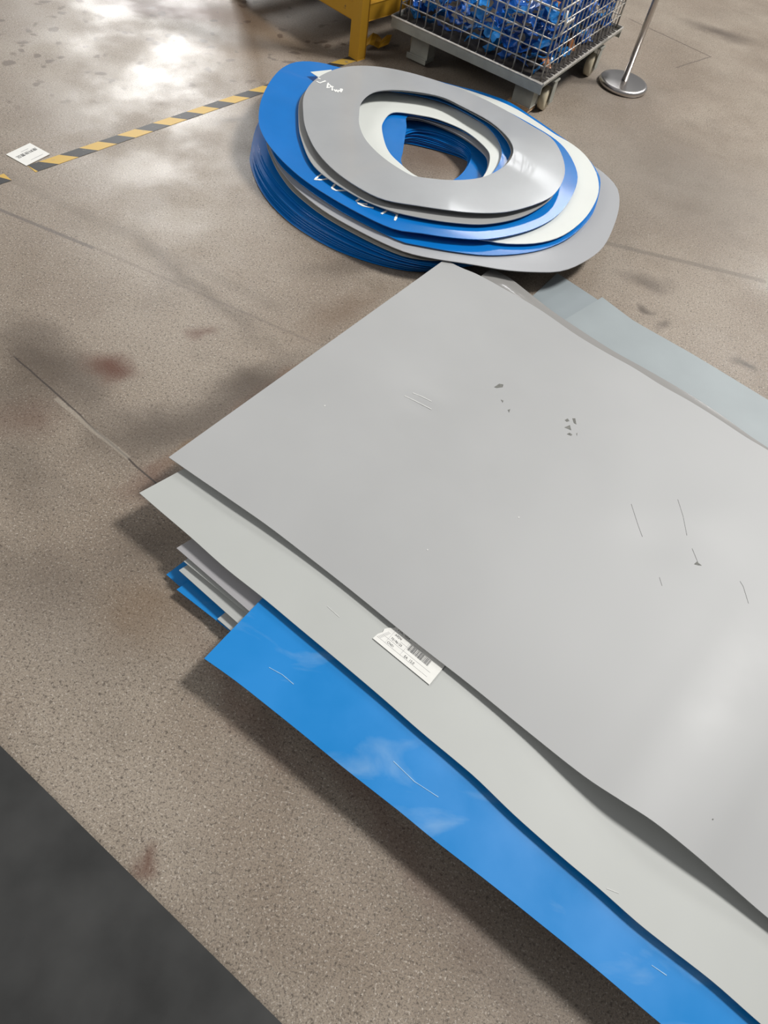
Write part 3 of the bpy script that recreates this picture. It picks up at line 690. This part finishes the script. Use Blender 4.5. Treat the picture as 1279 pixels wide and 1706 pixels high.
b = bmesh.new(); add_box(b, cp(WX / 2, WY / 2, ZL - .014), (WX - .03, WY - .03, .006), ex, ey); bm_obj('base_plate', b, M['dark_steel'], cg)
def rod(a, c, r, par, nm_='wire', n_=6):
    bb = bmesh.new(); add_tube(bb, [a, c], r, n_); return bm_obj(nm_, bb, M['wire'], par, True)
SPC = .052
for side in range(4):
    par = empty('wire_panel'); par.parent = cg
    if side == 0: P = lambda s, z: cp(s, IN, z); length = WX; lo, hi = IN, WX - IN
    elif side == 1: P = lambda s, z: cp(IN, s, z); length = WY; lo, hi = IN, WY - IN
    elif side == 2: P = lambda s, z: cp(s, WY - IN, z); lo, hi = IN, WX - IN
    else: P = lambda s, z: cp(WX - IN, s, z); lo, hi = IN, WY - IN
    nv_ = round((hi - lo) / SPC)
    for k in range(nv_ + 1):
        s = lo + (hi - lo) * k / nv_
        rod(P(s, ZL - .004), P(s, HC), .0046 if k in (0, nv_) else (.0042 if k % 5 == 3 else .003), par)
    for k in range(1, int((HC - ZL) / .058) + 1):
        z = ZL + k * .058 * (1 if side % 2 else 1.0)
        rod(P(lo, z), P(hi, z), .0045 if k in (5, 10) else .003, par)
    # cross wires of the ledge
    if side < 2:
        for k in range(1, nv_):
            s = lo + (hi - lo) * k / nv_
            rod(P(s, ZL), P(s, ZL) - (ey if side == 0 else ex) * IN, .0028, par)
# hinge latch at the near corner
b = bmesh.new()
for k in range(3):
    pts = [cp(-.004 + .0, .03 + .03 * k, .43), cp(-.012, .05 + .03 * k, .46), cp(-.006, .07 + .03 * k, .435)]
    add_tube(b, pts, .004, 6)
add_tube(b, [cp(.0, .02, .40), cp(-.01, .03, .44), cp(.0, .03, .50)], .005, 6)
bm_obj('latch', b, M['wire'], cg, True)
for fx in (.115, WX - .14):
    for fy in (.12, WY - .12):
        b = bmesh.new(); add_box(b, cp(fx, fy, .0925), (.10, .075, .115), ex, ey, bevel=.004); f = bm_obj('foot', b, M['steel'], cg)
        b = bmesh.new(); add_box(b, cp(fx + .01, fy, .025), (.115, .085, .022), ex, ey, bevel=.003); bm_obj('foot_plate', b, M['rust'] if fx < .2 and fy < .2 else M['steel'], f)
for fx in (.045, WX - .05):
    for fy in (.215, WY - .20):
        b = bmesh.new(); add_lathe(b, [(.012, -.02), (.042, -.02), (.055, -.014), (.055, .014), (.042, .02), (.012, .02)], 28, cp(fx, fy, .055), ey, Vector((0, 0, 1)), ex)
        wv = bm_obj('wheel', b, M['wheel'], cg, True)
        b = bmesh.new()
        for s in (-1, 1): add_box(b, cp(fx + s * .028, fy + .01, .09), (.005, .045, .11), ex, ey)
        add_box(b, cp(fx, fy + .01, .146), (.07, .06, .008), ex, ey); add_tube(b, [cp(fx - .032, fy, .05), cp(fx + .032, fy, .05)], .007, 8)
        bm_obj('caster_bracket', b, M['steel'], cg)

# scrap pieces heaped inside the cage
def scrap_mesh(seed, sx, sy, curl):
    q = random.Random(seed); nx, ny = 6, 5; V = []
    ph_ = q.uniform(0, 6); tw = q.uniform(-1.2, 1.2)
    for j in range(ny):
        for i in range(nx):
            u, v = i / (nx - 1) - .5, j / (ny - 1) - .5
            ed = 1 + .25 * q.uniform(-1, 1)
            x, y = u * sx * ed, v * sy * ed
            z = curl * (math.sin(u * 4 + ph_) * .5 + u * u * 1.6 + tw * u * v) + q.uniform(-.006, .006)
            V.append(Vector((x, y, z)))
    Fc = [(j * nx + i, j * nx + i + 1, (j + 1) * nx + i + 1, (j + 1) * nx + i) for j in range(ny - 1) for i in range(nx - 1)]
    N_ = len(V); V += [v - Vector((0, 0, .0025)) for v in V]
    rim = list(range(nx)) + [j * nx + nx - 1 for j in range(1, ny)] + [(ny - 1) * nx + i for i in range(nx - 2, -1, -1)] + [j * nx for j in range(ny - 2, 0, -1)]
    F2 = Fc + [tuple(N_ + k for k in f[::-1]) for f in Fc] + [(a, c, N_ + c, N_ + a) for a, c in zip(rim, rim[1:] + rim[:1])]
    me = bpy.data.meshes.new('plastic_scrap'); me.from_pydata([tuple(v) for v in V], [], F2); me.update(); return me
kinds = []
for k in range(12):
    me = scrap_mesh(k, random.uniform(.07, .125), random.uniform(.05, .10), random.uniform(.02, .05)); kinds.append(me)
variants = {}
for key in ('scrap_blue', 'scrap_light', 'scrap_white', 'scrap_orange'):
    variants[key] = []
    for me in kinds:
        m2 = me.copy(); m2.materials.append(M[key]); variants[key].append(m2)
LB = {'scrap_blue': 'crumpled glossy dark blue plastic scrap heaped in the wire cage', 'scrap_light': 'crumpled light blue plastic scrap heaped in the wire cage',
      'scrap_white': 'crumpled white plastic scrap near the top of the heap in the wire cage', 'scrap_orange': 'crumpled orange plastic scrap among the blue ones in the wire cage'}
GR = {'scrap_blue': 'dark blue scraps in the cage', 'scrap_light': 'light blue scraps in the cage', 'scrap_white': 'white scraps in the cage', 'scrap_orange': 'orange scraps in the cage'}
q = random.Random(21)
def top_h(x, y): return .44 + .16 * min(1, (WX - x) / WX) * (y / WY) + .05 * (1 - x / WX)
CELL = .088; LAY = .058
X0 = IN + .008; nx_ = int((WX - 2 * X0) / CELL); ny_ = int((WY - 2 * X0) / CELL)
cxs = (WX - 2 * X0) / nx_; cys = (WY - 2 * X0) / ny_
nn = 0
for l_ in range(7):
    z = ZL + .024 + LAY * l_
    for a in range(nx_):
        for c in range(ny_):
            x, y = X0 + (a + .5) * cxs, X0 + (c + .5) * cys
            if z > top_h(x, y): continue
            high = z + LAY > top_h(x, y)
            if not high and a > 2 and c > 2: continue
            r = q.random()
            key = 'scrap_white' if (high and r < .16) else 'scrap_light' if r < .36 else 'scrap_orange' if (r > .985 and not high) else 'scrap_blue'
            me = q.choice(variants[key]); rot = Matrix.Rotation(q.uniform(0, 6.28), 3, 'Z') @ Matrix.Rotation(q.uniform(-.75, .75), 3, 'X') @ Matrix.Rotation(q.uniform(-.75, .75), 3, 'Y')
            Rc = Matrix((ex, ey, Vector((0, 0, 1))))
            loc = [Rc @ (rot @ v.co) for v in me.vertices]
            lo_ = [min(p[i] for p in loc) for i in range(3)]; hi_ = [max(p[i] for p in loc) for i in range(3)]
            dim = [h - g for g, h in zip(lo_, hi_)]
            k_ = min(cxs / dim[0], cys / dim[1], LAY * 1.04 / dim[2])
            mid = [(g + h) / 2 * k_ for g, h in zip(lo_, hi_)]
            o = bpy.data.objects.new('plastic_scrap', me); COL.objects.link(o)
            o.scale = (k_, k_, k_); o.rotation_euler = rot.to_euler()
            o.location = Vector((nb.x, nb.y, 0)) + cp(x - mid[0], y - mid[1], z - mid[2])
            tag(o, LB[key], 'scrap', GR[key]); nn += 1
